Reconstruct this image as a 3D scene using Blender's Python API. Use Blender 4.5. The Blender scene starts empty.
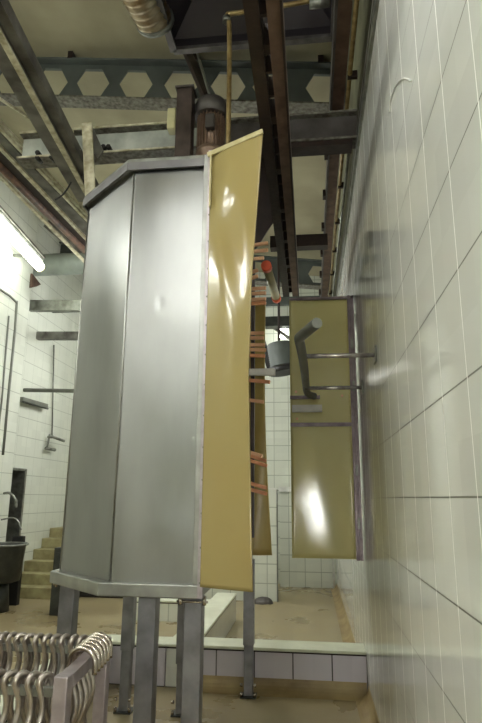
import bpy, bmesh, math, random
from mathutils import Vector, Matrix
random.seed(7)
H = 1.62                      # eye height above the floor; all z below are measured from eye level
scene = bpy.context.scene
col = scene.collection

# ------------------------------------------------------------------ camera
F, TH, YA, RO = 564.787, .2367924, .1218261, .0097749
c_, s_ = math.cos, math.sin
fw = Vector((-s_(YA)*c_(TH), c_(YA)*c_(TH), s_(TH)))
rr = Vector((c_(YA), s_(YA), 0)); uu = rr.cross(fw)
R_ = rr*c_(RO)+uu*s_(RO); U_ = -rr*s_(RO)+uu*c_(RO)
cam = bpy.data.cameras.new('camera'); co = bpy.data.objects.new('camera', cam); col.objects.link(co)
m = Matrix((R_, U_, -fw)).transposed().to_4x4(); m.translation = Vector((0, 0, H)); co.matrix_world = m
cam.sensor_fit = 'VERTICAL'; cam.sensor_height = 36; cam.lens = F*36/723
cam.clip_start = .05
scene.camera = co
def ray(x, y): return fw + (x-241)/F*R_ - (y-361.5)/F*U_
def aX(x, y, X): d = ray(x, y); return d*(X/d.x)
def aY(x, y, Y): d = ray(x, y); return d*(Y/d.y)
def aZ(x, y, Z): d = ray(x, y); return d*(Z/d.z)
DW = .4475                    # right wall plane
FZ = -H                       # floor

# ------------------------------------------------------------------ materials
def lin(c):
    return tuple(((v/255)/12.92 if v/255 <= .04045 else ((v/255+.055)/1.055)**2.4) for v in c)+(1,)
def nodes(name):
    m = bpy.data.materials.new(name); m.use_nodes = True
    nt = m.node_tree; b = nt.nodes['Principled BSDF']
    return m, nt, b
def mat(name, c, rough=.5, metal=0., c2=None, sc=6., amt=.5, bump=0., bsc=None, aniso=None, coat=0., spec=None, rvar=0., stretch=(1,1,1)):
    m, nt, b = nodes(name); N = nt.nodes.new; L = nt.links.new
    b.inputs['Roughness'].default_value = rough; b.inputs['Metallic'].default_value = metal
    b.inputs['Coat Weight'].default_value = coat
    if spec is not None: b.inputs['Specular IOR Level'].default_value = spec
    tc = N('ShaderNodeTexCoord'); mp = N('ShaderNodeMapping'); L(tc.outputs['Object'], mp.inputs[0])
    mp.inputs['Scale'].default_value = stretch
    n = N('ShaderNodeTexNoise'); n.inputs['Scale'].default_value = sc; n.inputs['Detail'].default_value = 6
    L(mp.outputs[0], n.inputs['Vector'])
    if c2 is None: c2 = tuple(v*.86 for v in c)
    rp = N('ShaderNodeValToRGB'); rp.color_ramp.elements[0].position = .5-.25*amt-.05; rp.color_ramp.elements[1].position = .5+.25*amt+.05
    rp.color_ramp.elements[0].color = lin(c2); rp.color_ramp.elements[1].color = lin(c)
    L(n.outputs[0], rp.inputs[0]); L(rp.outputs[0], b.inputs['Base Color'])
    if rvar:
        mr = N('ShaderNodeMapRange'); mr.inputs['To Min'].default_value = max(0, rough-rvar); mr.inputs['To Max'].default_value = rough+rvar
        mr.inputs['From Min'].default_value = .3; mr.inputs['From Max'].default_value = .7
        L(n.outputs[0], mr.inputs[0]); L(mr.outputs[0], b.inputs['Roughness'])
    if bump:
        n2 = N('ShaderNodeTexNoise'); n2.inputs['Scale'].default_value = bsc or sc*3; n2.inputs['Detail'].default_value = 4
        L(mp.outputs[0], n2.inputs['Vector'])
        bp = N('ShaderNodeBump'); bp.inputs['Strength'].default_value = bump; bp.inputs['Distance'].default_value = .02
        L(n2.outputs[0], bp.inputs['Height']); L(bp.outputs[0], b.inputs['Normal'])
    return m
def tile_mat(name, axis, tw, th, ox, oz, c, cv, ch, gw=.008, gh=.005, rough=.12, wav=.15, spec=.5):
    """glossy tiles: axis = world axis running along the wall, cv / ch the colours of upright and level joints"""
    m, nt, b = nodes(name); N = nt.nodes.new; L = nt.links.new
    g = N('ShaderNodeNewGeometry'); sp = N('ShaderNodeSeparateXYZ'); L(g.outputs['Position'], sp.inputs[0])
    def M(op, a, bb):
        n = N('ShaderNodeMath'); n.operation = op
        for i, v in enumerate((a, bb)):
            if isinstance(v, (int, float)): n.inputs[i].default_value = v
            elif v is not None: L(v, n.inputs[i])
        return n.outputs[0]
    def joint(src, size, off, w):
        t = M('ADD', M('DIVIDE', M('SUBTRACT', src, off), size), .5+100)
        f = M('FRACT', t, None)
        d = M('MULTIPLY', M('ABSOLUTE', M('SUBTRACT', f, .5), None), size)   # distance to the joint
        mr = N('ShaderNodeMapRange'); mr.inputs['From Min'].default_value = w*.35; mr.inputs['From Max'].default_value = w*.65
        mr.inputs['To Min'].default_value = 1; mr.inputs['To Max'].default_value = 0
        L(d, mr.inputs[0]); return mr.outputs[0], M('FLOOR', t, None)
    jv, iv = joint(sp.outputs['XYZ'.index(axis)], tw, ox, gw)
    jh, ih = joint(sp.outputs[2], th, oz, gh)
    cb = N('ShaderNodeCombineXYZ'); L(iv, cb.inputs[0]); L(ih, cb.inputs[1])
    wn = N('ShaderNodeTexWhiteNoise'); L(cb.outputs[0], wn.inputs['Vector'])
    def mixc(fac, a, bb):
        n = N('ShaderNodeMix'); n.data_type = 'RGBA'
        if isinstance(fac, float): n.inputs[0].default_value = fac
        else: L(fac, n.inputs[0])
        for i, v in ((6, a), (7, bb)):
            if isinstance(v, tuple): n.inputs[i].default_value = v
            else: L(v, n.inputs[i])
        return n.outputs[2]
    base = mixc(wn.outputs[0], lin(c), lin(tuple(v*.965 for v in c)))
    x = mixc(jh, base, lin(ch)); x = mixc(jv, x, lin(cv))
    L(x, b.inputs['Base Color'])
    jj = M('MAXIMUM', jv, jh)
    mr = N('ShaderNodeMapRange'); mr.inputs['To Min'].default_value = rough; mr.inputs['To Max'].default_value = .55
    L(jj, mr.inputs[0]); L(mr.outputs[0], b.inputs['Roughness'])
    b.inputs['Specular IOR Level'].default_value = spec
    nz = N('ShaderNodeTexNoise'); nz.inputs['Scale'].default_value = 5; nz.inputs['Detail'].default_value = 2
    L(g.outputs['Position'], nz.inputs['Vector'])
    hgt = M('SUBTRACT', M('MULTIPLY', nz.outputs[0], wav), M('MULTIPLY', jj, .06))
    bp = N('ShaderNodeBump'); bp.inputs['Strength'].default_value = .5; bp.inputs['Distance'].default_value = .02
    L(hgt, bp.inputs['Height']); L(bp.outputs[0], b.inputs['Normal'])
    return m
def emis(name, c, s):
    m, nt, b = nodes(name)
    b.inputs['Emission Color'].default_value = lin(c); b.inputs['Emission Strength'].default_value = s
    b.inputs['Base Color'].default_value = lin(c); return m

WT = (214, 217, 204)
M_ = {}
M_['tile_right'] = tile_mat('glossy_tiles_right_wall', 'Y', .3148, .33, 1.635, H+.008, (226, 227, 219), (240, 240, 234), (104, 104, 92), .007, .006, .07, .012)  # upright joints paled: the glint of glossy tile bevels put into their colour
M_['tile_left'] = tile_mat('tiles_left_wall', 'Y', .33, .33, 0, H+.02, WT, (165, 170, 155), (150, 154, 140), .008, .012, .25)
M_['tile_x'] = tile_mat('tiles_far_wall', 'X', .30, .30, -.43, H+.15, WT, (160, 164, 150), (158, 162, 148), .012, .014, .3)
M_['tile_curb'] = tile_mat('tiles_curb_front', 'X', .335, .33, .155, H-1.27-.02, (205, 198, 205), (64, 58, 56), (60, 52, 48), .011, .016, .22)
M_['tile_curby'] = tile_mat('tiles_curb_side', 'Y', .335, .33, .155, H-1.29, (200, 200, 190), (70, 66, 60), (70, 64, 58), .01, .012, .25)
M_['cap'] = mat('curb_cap_tile', (226, 228, 206), .3, c2=(204, 206, 182), sc=4, bump=.05)
M_['floor'] = mat('tan_wet_floor', (168, 155, 118), .32, c2=(124, 108, 76), sc=1.3, amt=1.1, bump=.12, bsc=7, rvar=.12)
M_['cove'] = mat('tan_cove', (166, 146, 100), .45, c2=(126, 104, 66), sc=3)
M_['ceil'] = mat('beige_ceiling_boards', (160, 153, 126), .75, c2=(138, 131, 106), sc=1.5, bump=.1)
M_['steel'] = mat('brushed_stainless', (168, 168, 166), .34, 1., c2=(148, 149, 146), sc=3, bump=.22, bsc=2.0, rvar=.06, stretch=(1, 1, .35))
M_['steel2'] = mat('stainless_trim', (172, 172, 166), .42, 1., c2=(150, 150, 144), sc=8, bump=.03)
M_['legsteel'] = mat('grey_leg_steel', (150, 150, 154), .42, .85, c2=(124, 122, 126), sc=9, bump=.04)
M_['pinksteel'] = mat('pale_riveted_strip', (186, 176, 180), .4, .7, c2=(160, 150, 152), sc=12)
M_['bright'] = mat('polished_tube', (205, 198, 190), .2, 1., c2=(170, 156, 140), sc=14, rvar=.08)
M_['rust_tube'] = mat('worn_bent_bar', (196, 190, 184), .3, .9, c2=(150, 138, 128), sc=14, amt=.8, bump=.05)
M_['galv'] = mat('galvanised_steel', (142, 144, 136), .45, .75, c2=(108, 108, 100), sc=10, bump=.04)
M_['yellow'] = mat('yellow_plastic_sheet', (152, 142, 96), .17, c2=(156, 134, 80), sc=1.2, amt=1., bump=.03, bsc=5, coat=.2)
M_['yellow2'] = mat('yellow_plastic_panel', (214, 207, 148), .10, c2=(206, 192, 124), sc=1.6, amt=1., bump=.03, bsc=3)
M_['yellow3'] = mat('dull_yellow_sheet', (196, 172, 104), .3, c2=(170, 146, 80), sc=2.5, amt=1., bump=.06)
M_['cream'] = mat('cream_angle', (196, 188, 146), .4, c2=(168, 154, 104), sc=10)
M_['purple'] = mat('mauve_frame', (132, 118, 120), .4, .4, c2=(92, 78, 78), sc=16, amt=.8, bump=.06)
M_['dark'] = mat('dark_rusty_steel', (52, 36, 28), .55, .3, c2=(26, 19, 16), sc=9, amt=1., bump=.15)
M_['brown'] = mat('brown_rusty_beam', (112, 88, 72), .6, .2, c2=(58, 40, 32), sc=8, amt=1., bump=.15)
M_['grime'] = mat('grimy_grey_beam', (104, 100, 96), .5, .4, c2=(56, 48, 46), sc=5, amt=1., bump=.1)
M_['bluegrey'] = mat('blue_grey_painted_beam', (84, 90, 86), .6, c2=(68, 72, 68), sc=3, bump=.05)
M_['scale'] = mat('flaking_flange', (124, 122, 110), .7, c2=(66, 58, 46), sc=22, amt=.6, bump=.2)
M_['palegrey'] = mat('pale_grey_web', (184, 188, 178), .5, c2=(140, 144, 136), sc=5)
M_['rimgrey'] = mat('dull_rim_steel', (128, 126, 126), .5, .7, c2=(108, 106, 106), sc=6)
M_['duct'] = mat('dull_duct_steel', (158, 166, 158), .5, .2, c2=(130, 138, 130), sc=3)
M_['paleb'] = mat('pale_flange', (214, 210, 184), .5, c2=(150, 140, 110), sc=14)
M_['greyb'] = mat('grey_channel', (124, 122, 114), .5, .3, c2=(70, 66, 60), sc=5)
M_['hood'] = mat('dark_mauve_hood_sheet', (52, 48, 50), .45, .4, c2=(48, 42, 46), sc=3)
M_['hoodlip'] = mat('hood_lip', (104, 100, 96), .45, .5, c2=(74, 70, 68), sc=9)
M_['motor'] = mat('dirty_motor_paint', (156, 132, 112), .35, .4, c2=(104, 80, 66), sc=12, amt=1., bump=.1)
M_['postbrown'] = mat('greasy_post', (88, 76, 70), .45, .4, c2=(56, 46, 42), sc=7)
M_['ivory'] = mat('ivory_plastic', (206, 200, 152), .5)
M_['brass'] = mat('stained_pipe', (150, 132, 88), .4, .4, c2=(112, 90, 52), sc=14)
M_['orange'] = mat('orange_rubber', (238, 172, 130), .55, c2=(220, 146, 100), sc=10)
M_['pink'] = mat('pale_orange_rubber', (244, 196, 156), .55, c2=(228, 170, 126), sc=10)
M_['whiter'] = mat('white_rubber', (226, 222, 212), .5)
M_['redcap'] = mat('orange_red_cap', (226, 92, 52), .45)
M_['glasst'] = mat('dull_tube_body', (150, 140, 100), .3)
M_['black'] = mat('black_plastic', (24, 22, 20), .5)
M_['darkgrey'] = mat('dark_grey_steel', (74, 76, 70), .4, .5, c2=(50, 52, 48), sc=6)
M_['white'] = mat('white_paint', (236, 236, 228), .45)
M_['upper'] = mat('dingy_upper_wall', (116, 116, 88), .6, c2=(78, 74, 54), sc=4)
M_['plaster'] = mat('pale_plaster', (186, 186, 168), .7, c2=(170, 168, 148), sc=2)
M_['stair'] = mat('sandy_step', (168, 162, 118), .55, c2=(132, 122, 84), sc=6, bump=.05)
M_['pipegrey'] = mat('grey_conduit', (120, 122, 112), .45, .3)
M_['chrome'] = mat('shiny_rod', (216, 210, 204), .25, .6, c2=(150, 140, 132), sc=20)
M_['ducts'] = mat('ribbed_foil_duct', (186, 178, 156), .35, .9, c2=(140, 112, 78), sc=8, amt=1.)
M_['lamp'] = emis('lit_tube', (250, 252, 250), 21)  # glow of the added fill tubes around the viewer
M_['lampfill'] = emis('fill_tube_bright', (250, 252, 250), 48)  # stronger glow for the fill tubes added behind the cabinet
M_['lampw'] = emis('lit_tube_far', (250, 255, 244), 9)

# ------------------------------------------------------------------ mesh builder
class MB:
    def __init__(s): s.v = []; s.f = []; s.sm = []
    def add(s, vs, fs, smooth=False):
        o = len(s.v); s.v += [Vector(v) for v in vs]; s.f += [[i+o for i in f] for f in fs]; s.sm += [smooth]*len(fs); return s
    def box(s, x0, x1, y0, y1, z0, z1):
        vs = [(x, y, z) for z in (z0, z1) for y in (y0, y1) for x in (x0, x1)]
        return s.add(vs, [(0, 2, 3, 1), (4, 5, 7, 6), (0, 1, 5, 4), (2, 6, 7, 3), (0, 4, 6, 2), (1, 3, 7, 5)])
    def prism(s, poly, z0, z1):                       # plan polygon raised from z0 to z1
        n = len(poly); vs = [(p[0], p[1], z0) for p in poly]+[(p[0], p[1], z1) for p in poly]
        return s.add(vs, [list(range(n))[::-1], list(range(n, 2*n))]+[(i, (i+1) % n, n+(i+1) % n, n+i) for i in range(n)])
    def slab(s, pts, off):                            # any planar polygon given a thickness vector
        n = len(pts); off = Vector(off); vs = [Vector(p) for p in pts]+[Vector(p)+off for p in pts]
        return s.add(vs, [list(range(n))[::-1], list(range(n, 2*n))]+[(i, (i+1) % n, n+(i+1) % n, n+i) for i in range(n)])
    def bar(s, a, b, w, h, up=(0, 0, 1)):             # rectangular bar from a to b
        a = Vector(a); b = Vector(b); d = (b-a).normalized(); up = Vector(up)
        x = d.cross(up).normalized(); y = x.cross(d).normalized()
        vs = [p+x*sx*w/2+y*sy*h/2 for p in (a, b) for sx, sy in ((-1, -1), (1, -1), (1, 1), (-1, 1))]
        return s.add(vs, [(0, 3, 2, 1), (4, 5, 6, 7)]+[(i, (i+1) % 4, 4+(i+1) % 4, 4+i) for i in range(4)])
    def tube(s, pts, r, n=12, cap=True):
        pts = [Vector(p) for p in pts]; vs = []; fs = []
        d0 = (pts[1]-pts[0]).normalized(); x = d0.orthogonal().normalized()
        for i, p in enumerate(pts):
            d = ((pts[min(i+1, len(pts)-1)]-p).normalized()+(p-pts[max(i-1, 0)]).normalized()).normalized()
            x = (x-d*x.dot(d)).normalized(); y = d.cross(x)
            ri = r[i] if isinstance(r, (list, tuple)) else r
            vs += [p+(x*math.cos(2*math.pi*k/n)+y*math.sin(2*math.pi*k/n))*ri for k in range(n)]
        for i in range(len(pts)-1):
            fs += [(i*n+k, i*n+(k+1) % n, (i+1)*n+(k+1) % n, (i+1)*n+k) for k in range(n)]
        s.add(vs, fs, True)
        if cap:
            o = len(s.v)-len(vs); s.f += [[o+k for k in range(n)][::-1], [o+(len(pts)-1)*n+k for k in range(n)]]; s.sm += [False, False]
        return s
    def lathe(s, cx, cy, prof, n=32):                 # prof = [(r,z)]
        return s.tube([(cx, cy, z) for r, z in prof], [max(r, .0005) for r, z in prof], n) if all(prof[i][1] < prof[i+1][1] for i in range(len(prof)-1)) else s._l(cx, cy, prof, n)
    def _l(s, cx, cy, prof, n):
        vs = [(cx+r*math.cos(2*math.pi*k/n), cy+r*math.sin(2*math.pi*k/n), z) for r, z in prof for k in range(n)]
        return s.add(vs, [(i*n+k, i*n+(k+1) % n, (i+1)*n+(k+1) % n, (i+1)*n+k) for i in range(len(prof)-1) for k in range(n)], True)
    def grid(s, fn, nu, nv):
        vs = [fn(i/nu, j/nv) for j in range(nv+1) for i in range(nu+1)]
        return s.add(vs, [(j*(nu+1)+i, j*(nu+1)+i+1, (j+1)*(nu+1)+i+1, (j+1)*(nu+1)+i) for j in range(nv) for i in range(nu)], True)
    def build(s, name, mt, parent=None, bevel=0, solid=0, structure=False):
        me = bpy.data.meshes.new(name)
        if parent is not None: off = parent['_base']
        else:
            xs = [v.x for v in s.v]; ys = [v.y for v in s.v]; zs = [v.z for v in s.v]
            off = ((min(xs)+max(xs))/2, (min(ys)+max(ys))/2, min(zs))
        off = Vector(off)
        me.from_pydata([v-off for v in s.v], [], s.f); me.polygons.foreach_set('use_smooth', s.sm); me.update()
        bm = bmesh.new(); bm.from_mesh(me); bmesh.ops.recalc_face_normals(bm, faces=bm.faces); bm.to_mesh(me); bm.free()
        me.materials.append(M_[mt] if isinstance(mt, str) else mt)
        o = bpy.data.objects.new(name, me); col.objects.link(o)
        if parent is not None:
            o.parent = parent
            if 'sub' in parent: pass
        else: o.location = off+Vector((0, 0, H))
        o['_base'] = tuple(off)
        if bevel:
            b = o.modifiers.new('bevel', 'BEVEL'); b.width = bevel; b.segments = 2; b.limit_method = 'ANGLE'; b.angle_limit = .7
        if solid:
            b = o.modifiers.new('solid', 'SOLIDIFY'); b.thickness = solid; b.offset = 0
        if structure: o['kind'] = 'structure'
        return o
class Each:                                          # every primitive becomes an object of its own
    def __init__(s): s.l = []
    def __getattr__(s, k):
        def f(*a, **kw):
            m = MB(); getattr(m, k)(*a, **kw); s.l.append(m); return s
        return f
    def build(s, name, mt, parent=None, **k): return [m.build(name, mt, parent, **k) for m in s.l]
def thing(name, base, label, cat, group=None):
    o = bpy.data.objects.new(name, None); col.objects.link(o); o.empty_display_size = .1
    o.location = Vector(base)+Vector((0, 0, H)); o['_base'] = tuple(base)
    return tag(o, label, cat, group)
def tag(o, label, cat, group=None):
    o['label'] = label; o['category'] = cat
    if group: o['group'] = group
    return o
def lab(o, l): o['label'] = l; return o
def copy_tree(o, parent=None):
    c = o.copy(); col.objects.link(c)
    if parent is not None: c.parent = parent
    for ch in list(o.children): copy_tree(ch, c)
    return c

# ------------------------------------------------------------------ setting
YB, YF = -3.2, 11.7                                  # back and far walls
def zc(x): return 4.72-.117*(x-.35)                  # ceiling height over x
MB().box(-6.4, 1.0, YB-.2, YF+.2, FZ-.2, FZ).build('floor', 'floor', structure=True)
MB().slab([(-6.4, YB-.2, zc(-6.4)), (1.0, YB-.2, zc(1.0)), (1.0, YF+.2, zc(1.0)), (-6.4, YF+.2, zc(-6.4))], (0, 0, .15)).build('ceiling', 'ceil', structure=True)
MB().box(DW, DW+.25, YB, YF, FZ, 2.84).build('wall_right', 'tile_right', structure=True)
MB().box(DW+.02, DW+.25, YB, YF, 2.84, zc(DW)+.02).build('wall_right_upper', 'upper', structure=True)
MB().box(-5.35, -4.85, YB, 8.92, FZ, zc(-5.1)).build('wall_left', 'tile_left', structure=True)
# recessed part of the left wall, with the doorway left open
w = MB(); XL = -5.0
w.box(-5.35, XL, 8.92, 9.13, FZ, zc(-5.1)); w.box(-5.35, XL, 9.13, 9.66, .46, zc(-5.1)); w.box(-5.35, XL, 9.66, YF, FZ, zc(-5.1))
w.build('wall_left_recess', 'tile_left', structure=True)
MB().box(-6.4, -5.36, 8.8, 10, FZ, 3).build('wall_passage', 'upper', structure=True)
MB().box(-6.4, 1.0, YF, YF+.2, FZ, zc(-6.4)).build('wall_far', 'tile_x', structure=True)
MB().box(-6.4, 1.0, YB-.2, YB, FZ, zc(-6.4)).build('wall_back', 'tile_x', structure=True)
d1 = MB(); d1.box(-5.34, -4.985, 9.13, 9.17, FZ, .46); d1.box(-5.34, -4.985, 9.60, 9.66, FZ, .46); d1.box(-5.34, -4.985, 9.13, 9.66, .42, .46)
d1.build('door_1', 'galv', structure=True)
# the metal trim along the top of the tiles
MB().box(DW-.02, DW+.02, 1.2, YF, 2.80, 2.86).build('trim_1', 'galv', structure=True)
MB().box(DW-.012, DW+.04, 1.2, YF, 2.95, 3.0).build('trim_2', 'greyb', structure=True)
# wainscot ledge at the far wall
MB().box(-.6, DW, 11.35, YF, FZ, .12).build('wall_far_lower', 'tile_x', structure=True)
MB().box(-.62, DW, 11.30, YF, .12, .22).build('trim_3', 'white', structure=True)
# cove strips where the floor meets the walls
def cove(name, x0, x1, y0, y1, ax):
    mb = MB(); r = .11; pr = [(0, 0), (r, 0)]+[(r-r*math.sin(a*math.pi/12), r-r*math.cos(a*math.pi/12)) for a in range(1, 7)]
    if ax == 'wall': mb.slab([(DW-p, y0, FZ+q) for p, q in pr], (0, y1-y0, 0))
    else: mb.slab([(x0, y0-p, FZ+q) for p, q in pr], (x1-x0, 0, 0))
    mb.build(name, 'cove', structure=True)
cove('baseboard_right', 0, 0, 5.7, 11.3, 'wall')
cove('baseboard_curb', -1.0, .44, 5.37, 0, 'curb')
cove('baseboard_right_near', 0, 0, -2, 5.3, 'wall')

# ------------------------------------------------------------------ basin curbs
def curb(x0, x1, y0, y1, mt, label, zt=-1.27):
    t = thing('tiled_curb', ((x0+x1)/2, (y0+y1)/2, FZ), label, 'curb')
    MB().box(x0, x1, y0, y1, FZ, zt-.025).build('curb_wall', mt, t)
    MB().box(x0-.006, x1+.006, y0-.008, y1+.008, zt-.025, zt).build('cap_tiles', 'cap', t, bevel=.006)
    MB().box(x0-.003, x1+.003, y0-.004, y1+.004, zt-.037, zt-.025).build('dark_joint', 'dark', t)
    return t
curb(-1.03, DW-.005, 5.37, 5.66, 'tile_curb', 'low white tiled curb across the floor from the steel machine to the right wall')
curb(-1.30, -1.04, 5.37, 8.2, 'tile_curby', 'low tiled curb running away behind the yellow sheet towards the far wall')
curb(-2.55, -1.31, 8.0, 8.2, 'tile_x', 'short low tiled curb seen behind the legs, parallel to the front curb', -1.36)
curb(-2.10, -1.31, 5.37, 5.62, 'tile_curb', 'shaded curb stretch between the thin rear leg and the square front leg')
curb(-2.10, -1.82, 2.95, 5.36, 'tile_curby', 'grey curb coming towards the bent bar rack from behind')

# partition
t = thing('partition_wall', (-.9, 9.9, FZ), 'waist-high white tiled partition standing behind the dull yellow sheet', 'partition')
MB().box(-1.9, -.57, 9.75, 9.95, FZ, .14).build('tiled_body', 'tile_x', t)
MB().box(-1.92, -.555, 9.73, 9.97, .14, .165).build('top_cap', 'white', t)
MB().box(-.572, -.548, 9.73, 9.76, FZ, .14).build('corner_trim', 'pipegrey', t)
tag(MB().tube([(.455-.06, 11.25, FZ), (.395, 11.25, -.2)], .022).build('downpipe', 'white'), 'thin white pipe at the far wall under the framed yellow panel', 'pipe')
r = MB(); r.grid(lambda u, v: (-.78+.16*math.cos(u*6.28)*math.sin(v*1.57), 9.55+.12*math.sin(u*6.28)*math.sin(v*1.57), FZ+.10*math.cos(v*1.57)+.012*math.sin(u*25)*v), 18, 6)
tag(r.build('rubble_heap', 'grime'), 'small grey heap on the floor at the foot of the tiled partition', 'debris')

# ------------------------------------------------------------------ the big steel cabinet
ZB, ZT = -.49, 2.10
plan = [(-.60, 3.20), (-1.105, 3.20), (-1.575, 3.62), (-1.575, 4.95), (-1.10, 5.36), (-.60, 5.36)]
T = thing('scalding_cabinet', (-1.1, 4.3, FZ), 'tall faceted stainless steel cabinet on square legs with yellow plastic side sheets', 'machine')
def wallpanel(name, a, b, mt='steel', dents=(), th=.012):
    a = Vector(a+(0,)); b = Vector(b+(0,)); n = Vector((b.y-a.y, -(b.x-a.x), 0)).normalized()
    if n.dot(Vector((-1.1, 4.3, 0))-a) > 0: n = -n
    def fn(u, v):
        p = a.lerp(b, u); z = ZB+(ZT-ZB)*v; k = 0
        for du, dv, rr_, am in dents:
            q = ((u-du)*(b-a).length)**2+((v-dv)*(ZT-ZB))**2; k += am*math.exp(-q/rr_**2)
        return (p.x+n.x*k, p.y+n.y*k, z)
    return MB().grid(fn, 40, 90).build(name, mt, T, solid=th)
wallpanel('front_panel', plan[1], plan[0], dents=[(.42, .635, .022, -.007), (.38, .63, .12, .004), (.62, .12, .13, .007), (.75, .30, .2, .006), (.25, .35, .22, -.005), (.5, .9, .2, .008), (.8, .72, .18, -.006), (.15, .75, .2, -.004), (.55, .5, .25, -.006)])
wallpanel('chamfer_panel', plan[2], plan[1], dents=[(.4, .7, .3, .005), (.6, .2, .3, -.004)])
wallpanel('side_panel', plan[3], plan[2])
wallpanel('rear_chamfer_panel', plan[4], plan[3])
wallpanel('rear_panel', plan[5], plan[4])
def offset(poly, d):
    cx, cy = -.60, 4.28; out = []
    for x, y in poly:
        v = Vector((x-cx, y-cy)); v2 = Vector((x, y))
        out.append((x-(d if x < -.7 else -d*.1), y+(-d if y < cy else d)))
    return out
MB().prism(offset(plan, .05), ZB-.035, ZB+.035).build('bottom_rim', 'steel2', T, bevel=.006)
MB().prism(offset(plan, .035), ZT-.01, ZT+.045).build('top_plate', 'galv', T, bevel=.005)
tr = MB(); P2 = offset(plan, .036)
for i in range(5):
    tr.bar((P2[i][0], P2[i][1], ZT-.012), (P2[i+1][0], P2[i+1][1], ZT-.012), .012, .055)
tr.build('top_rim', 'rimgrey', T)
# bright folded seam at the corners
sm = MB(); sm.tube([(-1.107, 3.197, ZB), (-1.107, 3.197, ZT-.03)], .006, 6); sm.tube([(-1.58, 3.622, ZB), (-1.58, 3.622, ZT-.03)], .009, 6)
sm.build('corner_seam', 'steel2', T)
cp = MB(); cp.box(-.638, -.606, 3.155, 3.20, ZB+.036, ZT+.04)
cpo = cp.build('corner_post', 'steel2', T, bevel=.005)
es = MB(); es.box(-.605, -.575, 3.13, 3.16, ZB-.03, ZT+.05)
eso = es.build('riveted_strip', 'pinksteel', T, bevel=.003)
rv = Each()
for k in range(15):
    z = ZB+.05+k*.178; rv.tube([(-.59, 3.124, z), (-.59, 3.131, z)], .006, 8)
rv.build('rivet', 'galv', eso)
# legs
def leg(x, y, split, w=.098, front=False):
    lg = MB().box(x-w/2, x+w/2, y-w/2, y+w/2, split, ZB-.036).build('leg', 'legsteel', T, bevel=.006)
    iw = w*.82
    MB().box(x-iw/2, x+iw/2, y-iw/2, y+iw/2, FZ+.012, split).build('leg_extension', 'legsteel', lg, bevel=.004)
    MB().box(x-w*.72, x+w*.72, y-w*.72, y+w*.72, FZ, FZ+.012).build('base_plate', 'darkgrey', lg)
    b = Each()
    for sx in (-1, 1):
        b.tube([(x+sx*w*.5, y-w*.62, FZ+.10), (x+sx*w*.72, y-w*.62, FZ+.10)], .014, 8)
        b.tube([(x+sx*w*.6, y-w*.6, FZ+.012), (x+sx*w*.6, y-w*.6, FZ+.045)], .012, 8)
    b.build('adjusting_bolt', 'bright', lg)
    if front:
        q = MB(); z = ZB-.055; q.tube([(x-.085, y-.065, z), (x+.085, y-.065, z)], .006, 8)
        for sx in (-1, 1): q.tube([(x+sx*.065, y-.065, z-.016), (x+sx*.065, y-.065, z+.03)], .011, 8)
        q.build('clamp_rod', 'bright', lg)
leg(-.642, 3.26, -1.3, front=True)
leg(-.885, 3.22, -1.3)
leg(-1.55, 3.72, -1.3, front=True)
leg(-1.47, 4.76, -1.18, .092)
leg(-1.02, 4.76, -1.26, .092)
leg(-.55, 5.24, -1.22, .092)

# yellow side sheets
def interp(tab, y):
    for (y0, x0), (y1, x1) in zip(tab, tab[1:]):
        if y <= y1: return x0+(x1-x0)*max(0, (y-y0))/(y1-y0)
    return tab[-1][1]
E1 = [(0, -.245), (.18, -.275), (.36, -.307), (.58, -.322), (.8, -.308), (1, -.295)]     # free edge, top to bottom
def sheet1(u, v):
    d = 1-v                                         # 0 top, 1 bottom
    xr = interp(E1, d); xl = -.582
    x = xl+(xr-xl)*u
    zt = 2.08+.055*u; z = zt+(-.455-zt)*d
    y = 3.10-.12*u
    fold = math.exp(-((d-.27)/.16)**2)
    y += -.03*math.exp(-((u-.33)/.22)**2-((d-.10)/.05)**2)
    y += .011*fold*math.sin((u*1.1-d*2.2)*6.5+1.2)*(.35+.65*math.sin(math.pi*min(1, u+.1)))
    y += -.022*math.sin(math.pi*u)*(1-.5*d)+.006*math.sin(6*d+3*u)
    return (x, y, z)
g1 = MB().grid(sheet1, 36, 120).build('guard_sheet', 'yellow', T, solid=.006)
lab(g1, 'glossy yellow plastic sheet bulging outwards along the front edge')
fr = MB()
fr.bar((-.60, 3.085, 2.085), (-.245, 2.97, 2.145), .012, .03); fr.bar((-.578, 3.085, 2.08), (-.578, 3.085, 1.72), .04, .010, (1, 0, 0))
fr.build('cream_edge_angle', 'cream', T)
def sheet2(u, v):
    d = 1-v
    xr = -.355-.055*(1-d)-.03*math.sin(math.pi*d); x = -.60+(xr+.60)*u
    return (x, 5.33+.02*math.sin(3*u+4*d), 1.95+(-.5-1.95)*d)
lab(MB().grid(sheet2, 12, 40).build('rear_guard_sheet', 'yellow3', T, solid=.006), 'dull brownish yellow plastic sheet at the rear edge')
MB().box(-.475, -.445, 4.55, 4.60, -.3, 2.0).build('dark_inner_post', 'postbrown', T)
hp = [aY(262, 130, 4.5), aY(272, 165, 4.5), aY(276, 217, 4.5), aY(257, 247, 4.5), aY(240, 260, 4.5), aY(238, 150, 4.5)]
MB().slab(hp, (0, .02, 0)).build('black_upper_plate', 'dark', T)
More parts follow.
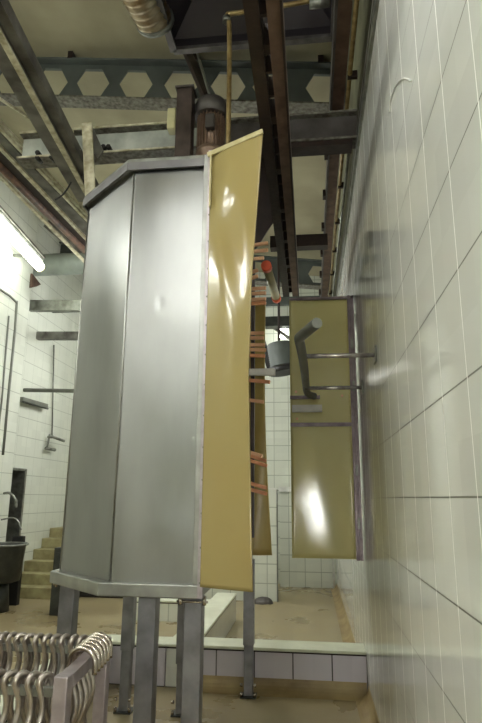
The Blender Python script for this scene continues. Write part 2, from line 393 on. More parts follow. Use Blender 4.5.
# whipping rotor and its rubber fingers
RX, RY = -.62, 4.15
sh = MB().tube([(RX, RY, ZB), (RX, RY, ZT)], .045, 16).build('rotor_shaft', 'darkgrey', T)
fing = [(243, 268, 0, 'pink', 3.9), (250, 268, .05, 'pink', 3.9), (258, 264, .1, 'pink', 3.9), (270, 258, -.3, 'pink', 3.9), (276, 258, -.3, 'pink', 3.9),
        (288, 266, .08, 'pink', 3.8), (293, 266, .1, 'pink', 3.8), (299, 266, .1, 'pink', 3.8), (303, 266, .1, 'orange', 3.8),
        (333, 264, .1, 'pink', 3.8), (338, 264, .12, 'pink', 3.8), (345, 265, .14, 'pink', 3.8), (350, 266, .16, 'pink', 3.8), (356, 265, .16, 'orange', 3.8),
        (372, 275, .08, 'whiter', 3.6), (382, 270, .2, 'orange', 3.8), (402, 264, .25, 'pink', 3.9),
        (456, 262, .45, 'pink', 3.9), (461, 266, .48, 'orange', 3.9), (466, 267, .46, 'orange', 3.9), (488, 267, .38, 'orange', 3.9), (494, 267, .36, 'orange', 3.9)]
for y, xe, sl, mt, Y in fing:
    p = aY(xe, y, Y); L = .21; a = Vector((p.x-L, p.y+.05, p.z+sl*L*.7))
    w_, h_ = (.02, .024) if mt != 'whiter' else (.03, .045)
    o = MB(); o.bar(a, p, w_, h_); o.build('rubber_finger', mt, sh, bevel=.003)
for k in range(9):
    z = -.3+k*.27; MB().lathe(RX, RY, [(.05, z-.02), (.13, z-.02), (.13, z+.02), (.05, z+.02)], 20).build('finger_hub', 'darkgrey', sh)
# motor on the roof
mc = aY(211, 130, 3.9); mx, my = mc.x, 3.9
mo = MB().lathe(mx, my, [(.10, 2.14), (.12, 2.2), (.105, 2.34), (.085, 2.36), (.085, 2.42), (.115, 2.45), (.115, 2.52), (.098, 2.54), (.098, 2.60), (.118, 2.62), (.118, 2.66)], 28).build('motor_body', 'motor', T)
fins = MB()
for k in range(22):
    a = 2*math.pi*k/22; d = Vector((math.cos(a), math.sin(a), 0)); c0 = Vector((mx, my, 0))+d*.098
    fins.bar(c0+Vector((0, 0, 2.67)), c0+Vector((0, 0, 2.98)), .006, .03, d)
fins.lathe(mx, my, [(.09, 2.66), (.09, 2.98)], 24); fins.build('cooling_fins', 'motor', mo)
MB().lathe(mx, my, [(.135, 2.96), (.135, 3.06), (.12, 3.10), (.03, 3.12)], 28).build('fan_cowl', 'grime', mo)
MB().box(mx-.02, mx+.05, my-.15, my-.10, 2.78, 2.9).build('terminal_box', 'grime', mo, bevel=.005)
pp = aY(185, 130, 3.8)
po = MB().box(pp.x-.062, pp.x+.062, 3.74, 3.86, 2.14, 3.14).build('roof_post', 'postbrown', T, bevel=.004)
MB().box(pp.x-.075, pp.x+.075, 3.73, 3.87, 3.14, 3.16).build('post_cap', 'grime', po)

# ------------------------------------------------------------------ right panel, rail and rods
Y3 = 5.15
q = thing('framed_panel', (.1, Y3, FZ), 'tall translucent yellow plastic panel in a mauve frame against the right wall', 'panel')
def sh3(u, v):
    return (-.17+.55*u, Y3+.012*math.sin(math.pi*u)+.01*math.sin(5*v+2*u), -.50+2.34*v)
MB().grid(sh3, 20, 60).build('plastic_sheet', 'yellow2', q, solid=.008)
f = MB(); f.box(.375, .40, Y3-.03, Y3+.03, -.51, 1.87); f.box(.41, .435, Y3-.02, Y3+.03, -.51, 1.87); f.box(.40, .41, Y3+.0, Y3+.03, -.51, 1.87)
f.build('side_frame', 'purple', q)
MB().box(-.17, .435, Y3-.02, Y3+.02, 1.84, 1.865).build('top_rail', 'purple', q)
z = aY(320, 425, Y3).z; MB().box(-.17, .375, Y3-.02, Y3-.005, z-.015, z+.02).build('cross_bar', 'purple', q)
a = aY(292, 411, Y3-.03); b = aY(322, 406, Y3-.03)
MB().box(a.x, b.x, Y3-.05, Y3-.02, a.z-.012, b.z+.01).build('latch_bar', 'whiter', q, bevel=.003)
a = aY(290, 399, Y3-.03); b = aY(320, 396, Y3-.03); MB().box(a.x, b.x, Y3-.04, Y3-.01, a.z, b.z+.005).build('hinge_strip', 'purple', q)
bl = Each()
for px, py in ((296, 392), (297, 419), (342, 396)):
    p = aY(px, py, Y3-.02); bl.tube([p, p+Vector((0, -.02, 0))], .011, 8)
bl.build('bolt', 'pink', q)
st = MB()
random.seed(3)
hn = Each()
for zz in (.95, 1.35, .2, -.25): hn.box(.395, .415, Y3-.04, Y3-.02, zz, zz+.09)
hn.build('hinge', 'galv', q)
# guide rail held on two wall rods
g = thing('guide_rail', (0, 4.3, .93), 'bent grey steel guide rail held off the right wall by two rods', 'rail')
def smooth(pts, k=3):
    pts = [Vector(p) for p in pts]
    for _ in range(k):
        o = [pts[0]]
        for a, b in zip(pts, pts[1:]): o += [a*.75+b*.25, a*.25+b*.75]
        pts = o+[pts[-1]]
    return pts
near = aZ(317, 323, .93); bend = aZ(299, 338, .93)
gp = [near, bend, (-.035, 3.76, .93), (-.022, 4.7, .93), (-.055, 5.42-.45, .93), (.03, 5.09, .91)]
gp = [near, bend*.9+near*.1, bend, bend*.8+Vector((-.035, 3.76, .93))*.2, (-.035, 3.76, .93), (-.022, 4.7, .93), (-.022, 4.9, .92), (-.005, 5.0, .90), (.05, 5.06, .895)]
ro = MB().tube(smooth(gp, 2), .031, 16).build('rail_tube', 'pipegrey', g)
MB().tube([near, near+(near-bend).normalized()*.004], .029, 16).build('tube_end', 'galv', ro)
for Y, zz in ((3.713, .93), (4.696, .90)):
    r1 = MB().tube([(-.03, Y, zz), (DW-.004, Y, zz)], .016, 12).build('support_rod', 'chrome', g)
    MB().box(DW-.012, DW-.001, Y-.055, Y+.055, zz-.055, zz+.055).build('wall_flange', 'galv', r1, bevel=.004)

# ------------------------------------------------------------------ overhead conveyor rail and beams
q = thing('overhead_rail', (-.18, 3.5, 2.25), 'dark rusty double overhead rail running past the yellow sheet', 'rail')
MB().box(-.272, -.20, .6, 6.15, 2.25, 2.42).build('rail_channel', 'dark', q)
MB().box(-.165, -.09, .6, 6.15, 2.25, 2.40).build('rail_channel', 'brown', q)
lab(MB().box(-.10, -.088, .6, 6.15, 2.235, 2.26).build('rail_lip', 'dark', q), 'worn lower lip of the rail')
hd = Each()
for k in range(26):
    y = 1.3+k*.19; hd.box(-.20, -.165, y, y+(.02 if k % 3 else .07), 2.27, 2.40)
hd.build('spacer_block', 'dark', q)
for y in (2.2, 4.4, 5.9):
    MB().box(-.21, -.155, y-.03, y+.03, 2.38, 2.95).build('hanger', 'dark', q)
def ibeam(mb, a, b, h, wd, tf=.014, tw=.01):
    a = Vector(a); b = Vector(b)
    mb.bar(a+Vector((0, 0, tf/2)), b+Vector((0, 0, tf/2)), wd, tf); mb.bar(a+Vector((0, 0, h-tf/2)), b+Vector((0, 0, h-tf/2)), wd, tf)
    mb.bar(a+Vector((0, 0, h/2)), b+Vector((0, 0, h/2)), tw, h-2*tf)
q = thing('cross_beam', (-1.0, 4.27, 2.91), 'grey steel cross beam over the cabinet running into the right wall', 'beam')
m1 = MB(); m1.bar((-2.54, 4.27, 3.045), (DW, 4.27, 3.045), .012, .24); m1.build('web', 'palegrey', q)
MB().bar((-.7, 4.255, 3.045), (DW, 4.255, 3.045), .014, .236).build('grimy_web', 'grime', q)
m1 = MB(); m1.box(-2.54, DW, 4.19, 4.35, 2.91, 2.93); m1.box(-2.54, DW, 4.19, 4.35, 3.16, 3.18); m1.build('flange', 'scale', q)
m1 = MB(); m1.box(-2.54, -.95, 4.18, 4.19, 2.918, 2.932); m1.box(-2.54, -.95, 4.18, 4.19, 3.166, 3.182); m1.build('pale_flange_edge', 'paleb', q)
bt = Each()
for px, py in ((37, 152), (37, 157), (51, 151), (51, 156), (103, 146), (108, 146)):
    p = aY(px, py, 4.18); bt.tube([p, p+Vector((0, .08, 0))], .022, 6)
bt.build('bolt', 'black', q)
# galvanised lower beam on the left, seen from beneath
q = thing('castellated_beam', (-1.5, 5.4, 4.2), 'nearer blue-grey roof beam with a row of hexagonal holes', 'beam', None)
def castel(Y, holes, z0f, h, hx, hh, root, x0=-5.2, x1=DW+.02, bot=.05):
    mb = MB(); hs = sorted(holes); cuts = [x0]+[(a+b)/2 for a, b in zip(hs, hs[1:])]+[x1]
    for i, cx in enumerate(hs):
        l, r_ = cuts[i], cuts[i+1]
        hexa = [(cx-hx, 0), (cx-hx*.5, hh), (cx+hx*.5, hh), (cx+hx, 0), (cx+hx*.5, -hh), (cx-hx*.5, -hh)]
        out = [(l, 0), (l, h/2), (r_, h/2), (r_, 0), (r_, -h/2), (l, -h/2)]
        def V(p): zz = z0f(p[0]); return (p[0], Y, zz+h/2+p[1])
        vs = [V(p) for p in hexa]+[V(p) for p in out]
        mb.add(vs, [(k, (k+1) % 6, 6+(k+1) % 6, 6+k) for k in range(6)])
    mb.build('web', 'bluegrey', root, solid=.016)
    mb = MB(); mb.bar((x0, Y, z0f(x0)), (x1, Y, z0f(x1)), .2, .02); mb.build('bottom_flange', 'scale', root)
    mb = MB(); mb.bar((x0, Y, z0f(x0)+h), (x1, Y, z0f(x1)+h), .2, .02); mb.build('top_flange', 'bluegrey', root)
hs = [aY(px, py, 5.4).x for px, py in ((11, 83), (52, 82), (93, 85), (136, 86), (181, 88), (228, 92), (270, 92), (324, 94))]
hs = [hs[0]-1.1, hs[0]-.55]+hs
castel(5.4, hs, lambda x: zc(x)-.61, .51, .2, .185, q)
pur = Each()
for x in (-4.2, -2.7, -1.2, .2): pur.box(x-.03, x+.03, 5.3, 5.5, zc(x)-.1, zc(x)+.0)
pur.build('packing_block', 'dark', q)
q = thing('castellated_beam', (-1.5, 10.2, 3.9), 'distant roof beam with hexagonal holes above the framed yellow panel', 'beam')
castel(10.2, [.22-.56*k for k in range(9)][::-1], lambda x: 4.05-.117*(x-.3)-.16, .52, .19, .17, q)
tag(MB().box(-5, DW+.02, 10.0, 10.12, 3.52, 3.66).build('tie_beam', 'bluegrey'), 'plain bluish tie beam below the distant holed beam', 'beam')
# dark cross members between the rail and the wall-side beam
zz = aY(295, 243, 5.9).z
tag(MB().box(-.40, .24, 5.84, 5.96, zz-.07, zz+.07).build('cross_member', 'dark'), 'short dark cross member between the double rail and the wall-side beam', 'beam')
zz = 2.83
tag(MB().box(-.45, .40, 4.20, 4.34, 2.86, 2.908).build('packing_bar', 'dark'), 'dark bar fixed along the underside of the grey cross beam', 'beam')
q = thing('wall_side_beam', (.27, 6, 3.18), 'long brown rusty beam running away beside the right wall top', 'beam')
MB().box(.235, .335, 1.6, 10.1, 3.19, 3.30).build('beam_body', 'brown', q)
MB().box(.222, .240, 1.6, 10.1, 3.182, 3.34).build('beam_lip', 'grime', q)
cl = Each()
for k in range(7): cl.box(.19, .222, 4.8+k*.75, 4.88+k*.75, 3.16, 3.24)
cl.build('clip', 'dark', q)
q = thing('conduit', (.37, 6, 3.2), 'thin pipe with clips between the brown beam and the wall', 'pipe')
MB().tube([(.362, 1.6, 3.2), (.362, 10, 3.2)], .018, 10).build('pipe', 'brass', q)
MB().tube([(.40, 4.4, 3.05), (.40, 10, 3.05)], .014, 8).build('thin_pipe', 'galv', q)
cl = Each()
for k in range(8): cl.box(.345, .42, 3.0+k*.8, 3.03+k*.8, 3.17, 3.23)
cl.build('pipe_clip', 'dark', q)

# hood over the rail
q = thing('extraction_hood', (-.43, 3.4, 3.9), 'dark sheet metal hood hanging open side down below the ceiling', 'hood')
hx0, hx1, hy0, hy1, hz = -1.147, .275, 2.7, 4.175, 3.9
cxh, cyh = (hx0+hx1)/2, (hy0+hy1)/2; tw_ = .22; tz = 4.5
cor = [(hx0, hy0), (hx1, hy0), (hx1, hy1), (hx0, hy1)]; top = [(cxh-tw_, cyh-tw_), (cxh+tw_, cyh-tw_), (cxh+tw_, cyh+tw_), (cxh-tw_, cyh+tw_)]
vs = [(x, y, hz) for x, y in cor]+[(x, y, hz+.12) for x, y in cor]+[(x, y, tz) for x, y in top]+[(x, y, zc(0)+.05) for x, y in top]
MB().add(vs, [(a+i, a+(i+1) % 4, a+4+(i+1) % 4, a+4+i) for a in (0, 4, 8) for i in range(4)]).build('hood_shell', 'hood', q, solid=.01)
lp = MB()
for i in range(4):
    a, b = cor[i], cor[(i+1) % 4]; lp.bar((a[0], a[1], hz), (b[0], b[1], hz), .06, .035)
lp.build('hood_lip', 'hoodlip', q)
# ribbed duct
a = aY(128, -22, 4.3); b = aY(151, 20, 4.3)
q = thing('foil_duct', tuple(b), 'ribbed brownish foil duct beside the hood, cut off by the top edge', 'duct')
n = 60; pts = []; rs = []
for i in range(n+1):
    t_ = i/n; p = (aY(155, 21, 3.9)+Vector((-.16, -.9, .02))).lerp(aY(155, 21, 3.9), t_)
    pts.append(p); rs.append(.155+.008*math.sin(t_*14*math.pi*2))
MB().tube(pts, rs, 24).build('duct_body', 'ducts', q)
MB().tube([pts[-1]-Vector((0, .03, 0)), pts[-1]+Vector((0, .01, 0))], .168, 24).build('duct_band', 'galv', q)
p = pts[-6]; MB().tube([p+Vector((0, 0, .1)), Vector((p.x, p.y, zc(p.x)+.02))], .012, 8).build('hanger_rod', 'galv', q)
# water pipe
q = thing('water_pipe', (-.6, 3.30, 2.15), 'stained upright pipe with an elbow rising in front of the hood', 'pipe')
e0 = aY(227, 14, 3.30); e1 = aY(310, 1, 3.30); bz = aY(228, 152, 3.30)
MB().tube(smooth([(bz.x, 3.30, 2.15), (bz.x, 3.30, e0.z-.09), (e0.x, 3.30, e0.z-.03), (e0.x, 3.30, e0.z), (e0.x+.04, 3.30, e0.z), (e0.x+.1, 3.30, e0.z), (e1.x, 3.30, e1.z)], 2), .017, 12).build('pipe_run', 'brass', q)
MB().tube([(e0.x, 3.30, e0.z-.07), (e0.x, 3.30, e0.z-.03)], .03, 12).build('elbow_collar', 'galv', q)
v = aY(318, 3, 3.30)
vv = MB().tube([(v.x-.06, 3.30, v.z), (v.x+.08, 3.30, v.z)], .035, 12).build('valve_body', 'galv', q)
MB().tube([(v.x, 3.30, v.z), (v.x, 3.30, v.z+.07), ], .016, 8).build('valve_stem', 'brass', vv)
MB().tube([(v.x-.05, 3.30, v.z+.07), (v.x+.06, 3.30, v.z+.08)], .012, 8).build('valve_handle', 'brown', vv)
MB().tube([(v.x+.08, 3.30, v.z), (.20, 3.30, v.z)], .02, 10).build('rusty_run', 'brown', q)
p = aY(172, 120, 3.95)
q = tag(MB().box(p.x-.035, p.x+.035, 3.92, 4.02, p.z-.095, p.z+.095).build('junction_box', 'ivory', bevel=.008), 'ivory junction box beside the brown post above the cabinet', 'box')
q = thing('strut', (-.9, 4.8, 3.3), 'dark slanting strut from the holed beam down to the motor', 'strut')
a = aY(187, 52, 5.2); b = aY(212, 108, 4.4)
MB().bar(a, b, .09, .05).build('strut_bar', 'dark', q)
a = aY(197, 52, 5.1); b = aY(213, 106, 4.3); MB().tube([a, b], .014, 8).build('strut_rod', 'pipegrey', q)

# left overhead members
def ln(a, b, z, e0, e1):
    p = aZ(a[0], a[1], z); q_ = aZ(b[0], b[1], z); d = q_-p; return p-d*e0, q_+d*e1
q = thing('diagonal_channel', (-2.1, 4, 3.1), 'pale-edged grey steel channel slanting down from the top left corner', 'beam')
a, b = ln((0, 34), (85, 190), 2.79, .6, .12)
s3 = (b-a).normalized().cross(Vector((0, 0, 1)))
MB().bar(a-s3*.07+Vector((0, 0, .05)), b-s3*.07+Vector((0, 0, .05)), .12, .10).build('channel_body', 'greyb', q)
MB().bar(a+Vector((0, 0, -.005)), b+Vector((0, 0, -.005)), .042, .02).build('pale_flange', 'paleb', q)
MB().bar(a+s3*.05+Vector((0, 0, .09)), b+s3*.05+Vector((0, 0, .09)), .07, .10).build('outer_web', 'greyb', q)
q = thing('side_rail_bundle', (-2.8, 5, 3.1), 'bundle of dark rails and a copper-stained pipe along the upper left', 'rails')
for (p0, p1, wd, mt, up, nm) in (((0, 128), (86, 219), .03, 'paleb', 0, 'pale_edge'), ((-6, 138), (82, 226), .16, 'greyb', .06, 'rail_web'), ((0, 147), (80, 232), .04, 'paleb', .0, 'pale_edge'), ((0, 155), (82, 240), .12, 'dark', .05, 'rail_web'), ((0, 176), (83, 260), .035, 'paleb', 0, 'pale_edge')):
    a, b = ln(p0, p1, 3.1, 1.2, .75)
    MB().bar(a+Vector((0, 0, up)), b+Vector((0, 0, up)), wd, .03 if wd < .05 else .1).build(nm, mt, q)
a, b = ln((0, 166), (83, 248), 3.1, 1.2, .75); MB().tube([a, b], .045, 12).build('stained_pipe', mat('copper_stained_pipe', (118, 86, 66), .5, .2, c2=(48, 36, 30), sc=14, amt=.7, bump=.1), q)
a, b = ln((41, 166), (84, 212), 3.16, 1.0, .3); q2 = thing('hanging_flat_bar', tuple(a), 'thin pale flat bar between the channel and the rail bundle', 'bar'); MB().bar(a, b, .03, .03).build('bar', 'paleb', q2)
q = thing('hanger_post', (-1.85, 4.05, 2.2), 'pale green flat hanger post above the cabinet corner', 'post')
a = aY(87, 123, 4.05); b = aY(91, 205, 4.05)
MB().bar(b, a, .09, .02, (0, 1, 0)).build('flat_post', M_['paleb'], q, bevel=.003)
a = aY(93, 128, 4.1); b = aY(103, 150, 4.1); c = aY(98, 158, 4.1); d = aY(92, 150, 4.1)
MB().slab([a, b, c, d], (0, .02, 0)).build('gusset', 'greyb', q)
q = tag(MB().tube([aY(-3, 97, 3.2), aY(36, 122, 3.9)], .012, 8).build('slanting_rod', 'paleb'), 'thin pale rod slanting behind the steel channel at upper left', 'rod')
q = tag(MB().tube(smooth([aY(66, 132, 4.1), aY(70, 127, 4.1), aY(74, 132, 4.1), aY(70, 138, 4.1), aY(76, 146, 4.1), aY(80, 150, 4.1)], 2), .008, 6).build('loose_cable', 'paleb'), 'loose pale cable curling on the cross beam beside the green post', 'cable')
q = tag(MB().tube(smooth([aY(55, 200, 4.3), aY(62, 196, 4.3), aY(68, 188, 4.3), aY(71, 182, 4.3)], 2), .008, 6).build('loose_cable', 'black'), 'short black cable dangling under the rails at upper left', 'cable')

# ------------------------------------------------------------------ left back area
def lamp_fix(name, a, b, label, lit='lamp', r=.055, tube=True):
    a = Vector(a); b = Vector(b); d = (b-a).normalized()
    q = thing(name, tuple((a+b)/2), label, 'lamp')
    MB().tube([a, b], r, 16).build('lit_tube', lit, q)
    o_ = Vector((0, 0, r+.03)) if abs(d.z) < .9 else Vector((0, -r-.03, 0))
    MB().bar(a+o_, b+o_, .09, .05, (0, 0, 1) if abs(d.z) < .9 else (0, 1, 0)).build('housing', 'white', q)
    for p, s in ((a, -1), (b, 1)): MB().tube([p, p+d*s*.035], r*1.08, 16).build('end_cap', 'ivory', q)
    return q
a = aX(-14, 208, -4.45); b = aX(40, 267, -4.45)
q = lamp_fix('tube_lamp', a, b, 'bright fluorescent tube lamp slanting along the left wall', 'lampw', .075)
MB().bar(a+Vector((-.02, 0, .16)), b+Vector((-.02, 0, .16)), .20, .03).build('reflector', 'greyb', q)
for p in (a.lerp(b, .3), a.lerp(b, .9)): MB().bar(p+Vector((-.41, 0, .13)), p+Vector((0, 0, .13)), .05, .04).build('wall_arm', 'galv', q)
br = aX(34, 283, -4.85); q = tag(MB().slab([br+Vector((0, -.15, .12)), br+Vector((0, .2, .05)), br+Vector((0, .05, -.05)), br+Vector((0, -.15, -.15))], (.03, 0, 0)).build('rusty_bracket', 'brown'), 'small rusty bracket below the end of the bright tube lamp', 'bracket')
q = thing('ventilation_duct', (-3.5, 9.2, 4.1), 'large pale round duct crossing behind the tube lamp', 'duct')
n = 50; MB().tube([(-4.98+3.2*i/n, 9.2, 4.14-.02*i/n) for i in range(n+1)], [.2+.004*math.sin(i*2.2) for i in range(n+1)], 24).build('duct_body', 'duct', q)
q = tag(MB().tube([(-4.6, 8.75, 4.75), (-3.7, 9.9, 4.1)], .09, 4).build('sloping_beam', 'greyb'), 'grey sloping beam end above the pale round duct', 'beam')
def crossm(name, y0, yL, yR, hgt, mt, label, cat, x0=17, Y=9.2, rnd=False, xe=-1.8):
    a = aY(x0, yL, Y); b = aY(80, yR, Y); d = (b-a)/(b.x-a.x); e = a+d*(xe-a.x)
    if rnd: o = MB().tube([a, e], hgt/2, 14)
    else: o = MB().bar(a, e, .12, hgt)
    return tag(o.build(name, mt), label, cat)
crossm('grey_beam', 0, 306, 306, .19, 'galv', 'upper grey beam spanning between left wall and steel cabinet', 'beam')
crossm('grey_beam', 0, 336, 336, .14, 'greyb', 'second darker grey beam below, between left wall and cabinet', 'beam', x0=27, Y=9.6)
crossm('grey_pipe', 0, 390, 391, .07, 'pipegrey', 'level grey pipe between left wall and cabinet, lowest crossing', 'pipe', x0=20, Y=9.3, rnd=True)
a = aX(20, 399, -4.942); b = aX(45, 406, -4.942)
q = thing('unlit_fixture', tuple(a), 'unlit grey lamp fixture on the left wall below the level pipe', 'lamp')
MB().bar(a, b, .12, .07).build('fixture_body', 'pipegrey', q); MB().tube([a+Vector((.06, 0, -.05)), b+Vector((.06, 0, -.05))], .02, 8).build('dark_tube', 'darkgrey', q)
q = tag(MB().tube([aX(54, 345, -4.96), aX(52, 436, -4.96)], .014, 8).build('conduit', 'pipegrey'), 'thin upright conduit above the wall tap on the left wall', 'pipe')
q = thing('wall_tap', tuple(aX(50, 437, -4.94)), 'small wall tap with a long spout on the left tiles', 'tap')
p = aX(48, 437, -4.94); MB().tube([p, p+Vector((.1, 0, 0)), p+Vector((.12, .45, -.03))], .028, 10).build('spout', 'galv', q)
p2 = p+Vector((0, 0, -.2)); MB().tube([p+Vector((.03, 0, .05)), p2], .02, 8).build('riser', 'galv', q)
MB().tube([p2+Vector((.02, -.09, -.02)), p2+Vector((.02, .3, -.02))], .03, 8).build('tap_handle', 'galv', q)
def wallpipe(pts, r, label, mt='pipegrey', X=-4.835):
    return tag(MB().tube([aX(x, y, X) for x, y in pts], r, 8).build('conduit', mt), label, 'pipe')
wallpipe([(17, 301), (15, 330), (9, 390), (3, 455)], .02, 'longer upright conduit near the corner of the left wall')
wallpipe([(9, 316), (6, 350), (2, 400), (-4, 450)], .014, 'thinner leftmost upright conduit on the left wall')
wallpipe([(-2, 288), (10, 296), (17, 303)], .018, 'slanting conduit joining the upright conduit under the tube lamp')
# stairs
q = thing('staircase', (-4.5, 9.8, FZ), 'sandy concrete steps climbing along the left wall behind the cabinet', 'stairs')
for k in range(6):
    MB().box(XL+.003, -3.9, 9.3+.3*k, 11.69, FZ+.17*k, FZ+.17*(k+1)).build('step', 'stair', q, bevel=.008)
p = aZ(50, 615, FZ)
q = thing('dark_cabinet', (-3.45, 8.4, FZ), 'narrow dark grey cabinet standing on the floor beside the steps', 'cabinet')
MB().box(p.x, p.x+.22, 8.1, 8.35, FZ, -.72).build('cabinet_body', 'darkgrey', q, bevel=.01)
MB().box(p.x+.02, p.x+.20, 8.09, 8.1, FZ+.08, -.78).build('cabinet_door', 'darkgrey', q, bevel=.003)
q = thing('low_platform', (-2.9, 9.9, FZ), 'black low platform behind the cabinet legs', 'platform')
MB().box(-3.85, -2.0, 9.6, 10.6, FZ, -1.2).build('platform_body', 'black', q, bevel=.01)
MB().box(-3.87, -1.98, 9.58, 10.62, -1.2, -1.17).build('platform_top', 'darkgrey', q)
# bin on the left
bx, by = -4.88+.0, 8.2
q = thing('steel_tub', (-4.56, 8.2, FZ), 'dark steel tub on a pedestal at the left edge', 'tub')
cxb = -4.50; cyb = 8.25
MB()._l(cxb, cyb, [(.31, -.70), (.30, -.72), (.26, -1.2), (.12, -1.24)], 32).build('tub_bowl', 'darkgrey', q, solid=.01)
MB().tube([(cxb+.33*math.cos(a*math.pi/20), cyb+.33*math.sin(a*math.pi/20), -.70) for a in range(41)], .014, 8, False).build('tub_rim', 'galv', q)
MB().lathe(cxb-.05, cyb, [(.20, FZ), (.16, -1.22)], 24).build('pedestal', 'darkgrey', q)
q = thing('black_box', (-4.55, 8.7, -.7), 'small black upright box behind the rim of the steel tub', 'box')
p = aY(14, 536, 8.75); p2 = aY(22, 560, 8.75)
MB().box(p.x, p2.x, 8.7, 8.8, FZ, p.z).build('box_body', 'black', q, bevel=.008)
p = aX(3, 500, -4.80)
q = thing('wash_tap', tuple(p), 'chrome tap and hose above the steel tub', 'tap')
MB().tube(smooth([p+Vector((0, 0, .1)), p+Vector((.1, 0, .12)), p+Vector((.2, .05, 0)), p+Vector((.2, .05, -.10))], 2), .02, 10).build('tap_spout', 'galv', q)
MB().tube(smooth([p+Vector((0, 0, -.3)), p+Vector((.2, .1, -.25)), p+Vector((.3, .1, -.45))], 2), .012, 8).build('hose', 'galv', q)

# ------------------------------------------------------------------ far things between the sheets
q = thing('orange_capped_tube', (-.3, 4.9, 1.7), 'dull cylinder with orange end caps hanging beside the double rail', 'roller')
a = aY(267, 268, 4.9); b = aY(276, 297, 5.6)
MB().tube([a, b], .042, 18).build('tube_body', 'glasst', q)
d = (b-a).normalized()
for p, s in ((a, -1), (b, 1)): lab(MB().tube([p-d*.01*s, p+d*s*.06], .048, 18).build('end_cap', 'redcap', q), 'orange end cap')
q = thing('far_motor', (-.6, 8.6, 1.9), 'dark grey ribbed motor hanging in front of the far tiles', 'motor')
a = aY(279, 344, 8.6); b = aY(283, 367, 8.6); n = 24
MB().tube([a.lerp(b, i/n) for i in range(n+1)], [.19+.01*(i % 2) for i in range(n+1)], 20).build('motor_body', 'bluegrey', q)
MB().tube([b, b+(b-a).normalized()*.10], .23, 20).build('black_flange', 'black', q)
MB().tube([a, Vector((a.x, a.y, zc(a.x)+.02))], .02, 8).build('hanger_rod', 'dark', q)
MB().bar(aY(262, 340, 8.7), aY(272, 375, 8.7), .10, .10).build('black_bracket', 'black', q)
p = aY(284, 331, 11.2)
q = thing('far_lamp', tuple(p), 'small bright lamp glowing far away beside the framed panel', 'lamp')
MB().tube([p+Vector((0, 0, -.13)), p+Vector((0, 0, .13))], .09, 16).build('lamp_glass', 'lampw', q)
MB().tube([p+Vector((0, 0, .12)), p+Vector((0, 0, .18)), p+Vector((0, .1, .22)), p+Vector((0, .52, .22))], .05, 12).build('lamp_cap', 'ivory', q)
q = tag(MB().bar(aY(266, 322, 10.9), aY(292, 340, 10.9), .12, .05).build('cable_tray', 'greyb'), 'grey slanting tray in front of the far lamp', 'tray')
q = tag(MB().box(-1.6, DW+.01, 10.6, 10.8, 3.28, 3.48).build('far_girder', 'darkgrey'), 'dark girder near the far wall behind the double rail', 'beam')

# thin white arc raised on the right wall
q = tag(MB().tube(smooth([aX(x, y, DW-.004) for x, y in ((389.5, 112), (390.5, 98), (395, 86), (402, 78), (408, 79), (411, 81))], 2), .0035, 6).build('white_arc', 'white'), 'thin white curved string on the upper right wall', 'arc')

# ------------------------------------------------------------------ rack of bent bars
RZ = -.66
q = thing('bar_rack', (-1.25, 2.5, FZ), 'low steel stand holding rows of bent bars in front of the cabinet', 'rack')
fx, fy = -.945, 2.27; by_ = 2.86; bxk = -1.0
def post(x, y, zt): return MB().box(x-.028, x+.028, y-.028, y+.028, FZ, zt).build('rack_post', 'pinksteel', q, bevel=.005)
post(fx, fy, RZ); post(bxk, by_, RZ)
post(-2.1, fy, RZ); post(-2.2, by_, RZ)
MB().bar((-2.1, fy, RZ-.06), (fx-.03, fy, RZ-.06), .03, .03).build('front_rail', 'galv', q)
MB().bar((-2.2, by_, RZ-.06), (bxk-.03, by_, RZ-.06), .03, .03).build('rear_rail', 'galv', q)
MB().bar((fx, fy+.03, RZ-.03), (bxk, by_-.03, RZ-.03), .05, .05).build('side_rail', 'pinksteel', q)
MB().bar((fx, fy+.03, RZ-.62), (bxk, by_-.03, RZ-.62), .04, .04).build('lower_side_rail', 'rust_tube', q)
MB().bar((-2.1, fy, RZ-.62), (fx-.03, fy, RZ-.62), .03, .03).build('lower_front_rail', 'rust_tube', q)
# one bent bar: a loop over the rail, two wavy legs
def bent(name, loop, label):
    r = .0125; pts = []
    wv = lambda s: .024*math.sin(s*2*math.pi/.34)
    L = .42
    for k in range(16):
        s = L-k*L/16; pts.append((-loop+wv(s)*1.0-.0, 0, -s))
    for k in range(9):
        a = math.pi*k/8; pts.append((-loop*math.cos(a), 0, loop*math.sin(a)*1.05))
    for k in range(1, 17):
        s = k*L/16; pts.append((loop+wv(s), 0, -s))
    mb = MB(); mb.tube([(x, y, z) for x, y, z in pts], r, 10)
    me_o = mb.build(name, 'rust_tube'); 
    # re-origin at the loop centre
    off = Vector(me_o['_base']); me_o.data.transform(Matrix.Translation(off)); me_o['_base'] = (0, 0, 0)
    me_o.data.materials[0] = M_['rust_tube']
    return me_o
proto = bent('bent_bar', .028, '')
def put(x, y, z, rot, tilt, label, group, first=[True]):
    o = proto if first[0] else proto.copy()
    if not first[0]: col.objects.link(o)
    first[0] = False
    o.location = (x, y, z+H); o.rotation_euler = (tilt, random.uniform(-.05, .05), rot); tag(o, label, 'bar', group)
    return o
for k in range(17):
    put(fx-.07-k*.047, fy, RZ-.032, math.radians(62+random.uniform(-10, 10)), random.uniform(-.06, .06), 'wavy bent steel bar hanging in the front row of the stand', 'front row of bent bars')
for k in range(20):
    put(bxk-.06-k*.045, by_, RZ-.032, math.radians(55+random.uniform(-22, 22)), random.uniform(-.1, .1), 'wavy bent steel bar hanging in the rear row of the stand', 'rear row of bent bars')
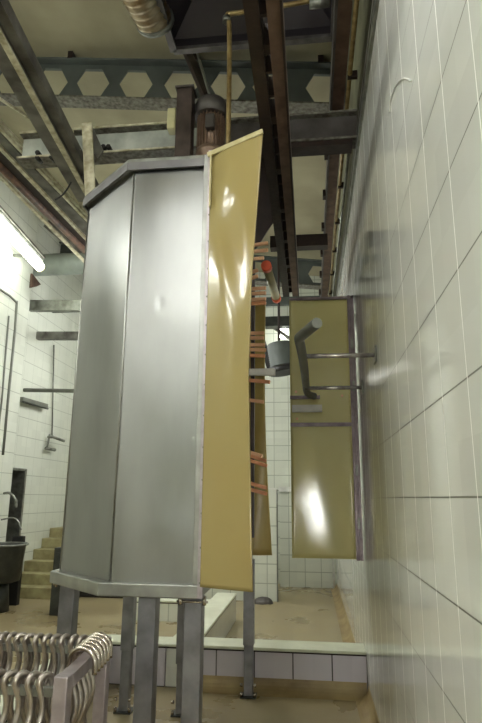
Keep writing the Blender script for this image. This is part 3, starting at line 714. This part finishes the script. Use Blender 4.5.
# shiny hooks over the side rail
def hook():
    pts = []
    r0 = .056
    for k in range(13):
        a = math.pi*(1.02-.92*k/12); pts.append((r0*math.cos(a)*1.15, 0, r0*math.sin(a)))
    pts = [(pts[0][0]-.0, 0, -.05), (pts[0][0], 0, -.02)]+pts+[(pts[-1][0]+.004, 0, -.03)]
    o = MB().tube(smooth(pts, 1), .0105, 12).build('side_hook', 'bright')
    off = Vector(o['_base']); o.data.transform(Matrix.Translation(off)); return o
hk = hook()
for k in range(6):
    o = hk if k == 0 else hk.copy()
    if k: col.objects.link(o)
    t_ = .34+k*.085; x = fx+(bxk-fx)*t_; y = fy+(by_-fy)*t_
    o.location = (x+.012, y, RZ-.012+H); o.rotation_euler = (0, .1, math.radians(-14)); tag(o, 'shiny curved bar end looped over the side rail of the stand', 'bar', 'bars over the side rail')
for k in range(5):
    t_ = .18+k*.10; x = fx+(bxk-fx)*t_; y = fy+(by_-fy)*t_
    o = put(x-.03, y, RZ-.06, math.radians(8), 0, 'wavy bent steel bar hanging under the side rail of the stand', 'bars under the side rail')

# ------------------------------------------------------------------ unseen tubes added for brightness, around the viewer and behind the cabinet
def fill_tube(a, b, label, s='lamp'):  # unseen tube, added only to brighten the room
    q = lamp_fix('tube_lamp', a, b, label, s, .05)
    if a[2] > 2.5:
        for y in (.15, .85):
            p = Vector(a).lerp(Vector(b), y); MB().tube([p+Vector((0, 0, .1)), Vector((p.x, p.y, zc(p.x)+.02))], .008, 6).build('hanger_rod', 'white', q)
    return q
fill_tube((-4.70, 2.2, 3.0), (-4.70, 3.7, 3.0), 'added fill tube on the left wall, nearer one out of view')
fill_tube((-4.70, -1.2, 3.0), (-4.70, .3, 3.0), 'added fill tube on the left wall behind the viewer')
fill_tube((-1.9, -1.6, 2.6), (-.4, -1.6, 2.6), 'added fill tube hanging across the room behind the viewer')
fill_tube((-2.2, 6.4, 2.2), (-2.2, 7.8, 2.2), 'second added fill tube hidden behind the steel cabinet', 'lampfill')  # added out of sight to brighten the left background
fill_tube((-2.6, 9.0, 2.9), (-2.6, 10.4, 2.9), 'added fill tube hidden behind the steel cabinet', 'lampfill')
fill_tube((-1.3, -.9, 2.9), (-1.3, .6, 2.9), 'added fill tube hanging above and left of the viewer')
fill_tube((.21, -1.6, -.6), (.21, -1.6, .1), 'left upright tube of the added fill stand behind the viewer')
fill_tube((.375, -1.6, -.6), (.375, -1.6, .1), 'right upright tube of the added fill stand behind the viewer')
tag(MB().box(.1, .44, -1.78, -1.72, FZ, .3).build('fill_stand', 'white'), 'added white board stand carrying two upright fill tubes behind the viewer', 'stand')  # stand and tubes added for fill and upright highlights on the framed panel
fill_tube((-.45, .6, 3.0), (-.45, 1.9, 3.0), 'added fill tube above the viewer, just out of view')
fill_tube((-3.2, -.5, 2.9), (-3.2, 1.0, 2.9), 'added fill tube hanging over the left half of the room')

w = bpy.data.worlds.new('world'); scene.world = w; w.use_nodes = True
w.node_tree.nodes['Background'].inputs[0].default_value = (.5, .55, .45, 1); w.node_tree.nodes['Background'].inputs[1].default_value = .05
vs_ = scene.view_settings; vs_.view_transform = 'Standard'; vs_.look = 'None'; vs_.gamma = 1; vs_.use_curve_mapping = False; vs_.exposure = 1.22
# tidy helper properties; sub-parts sit at their parent's origin
for o in scene.objects:
    if '_base' in o: del o['_base']
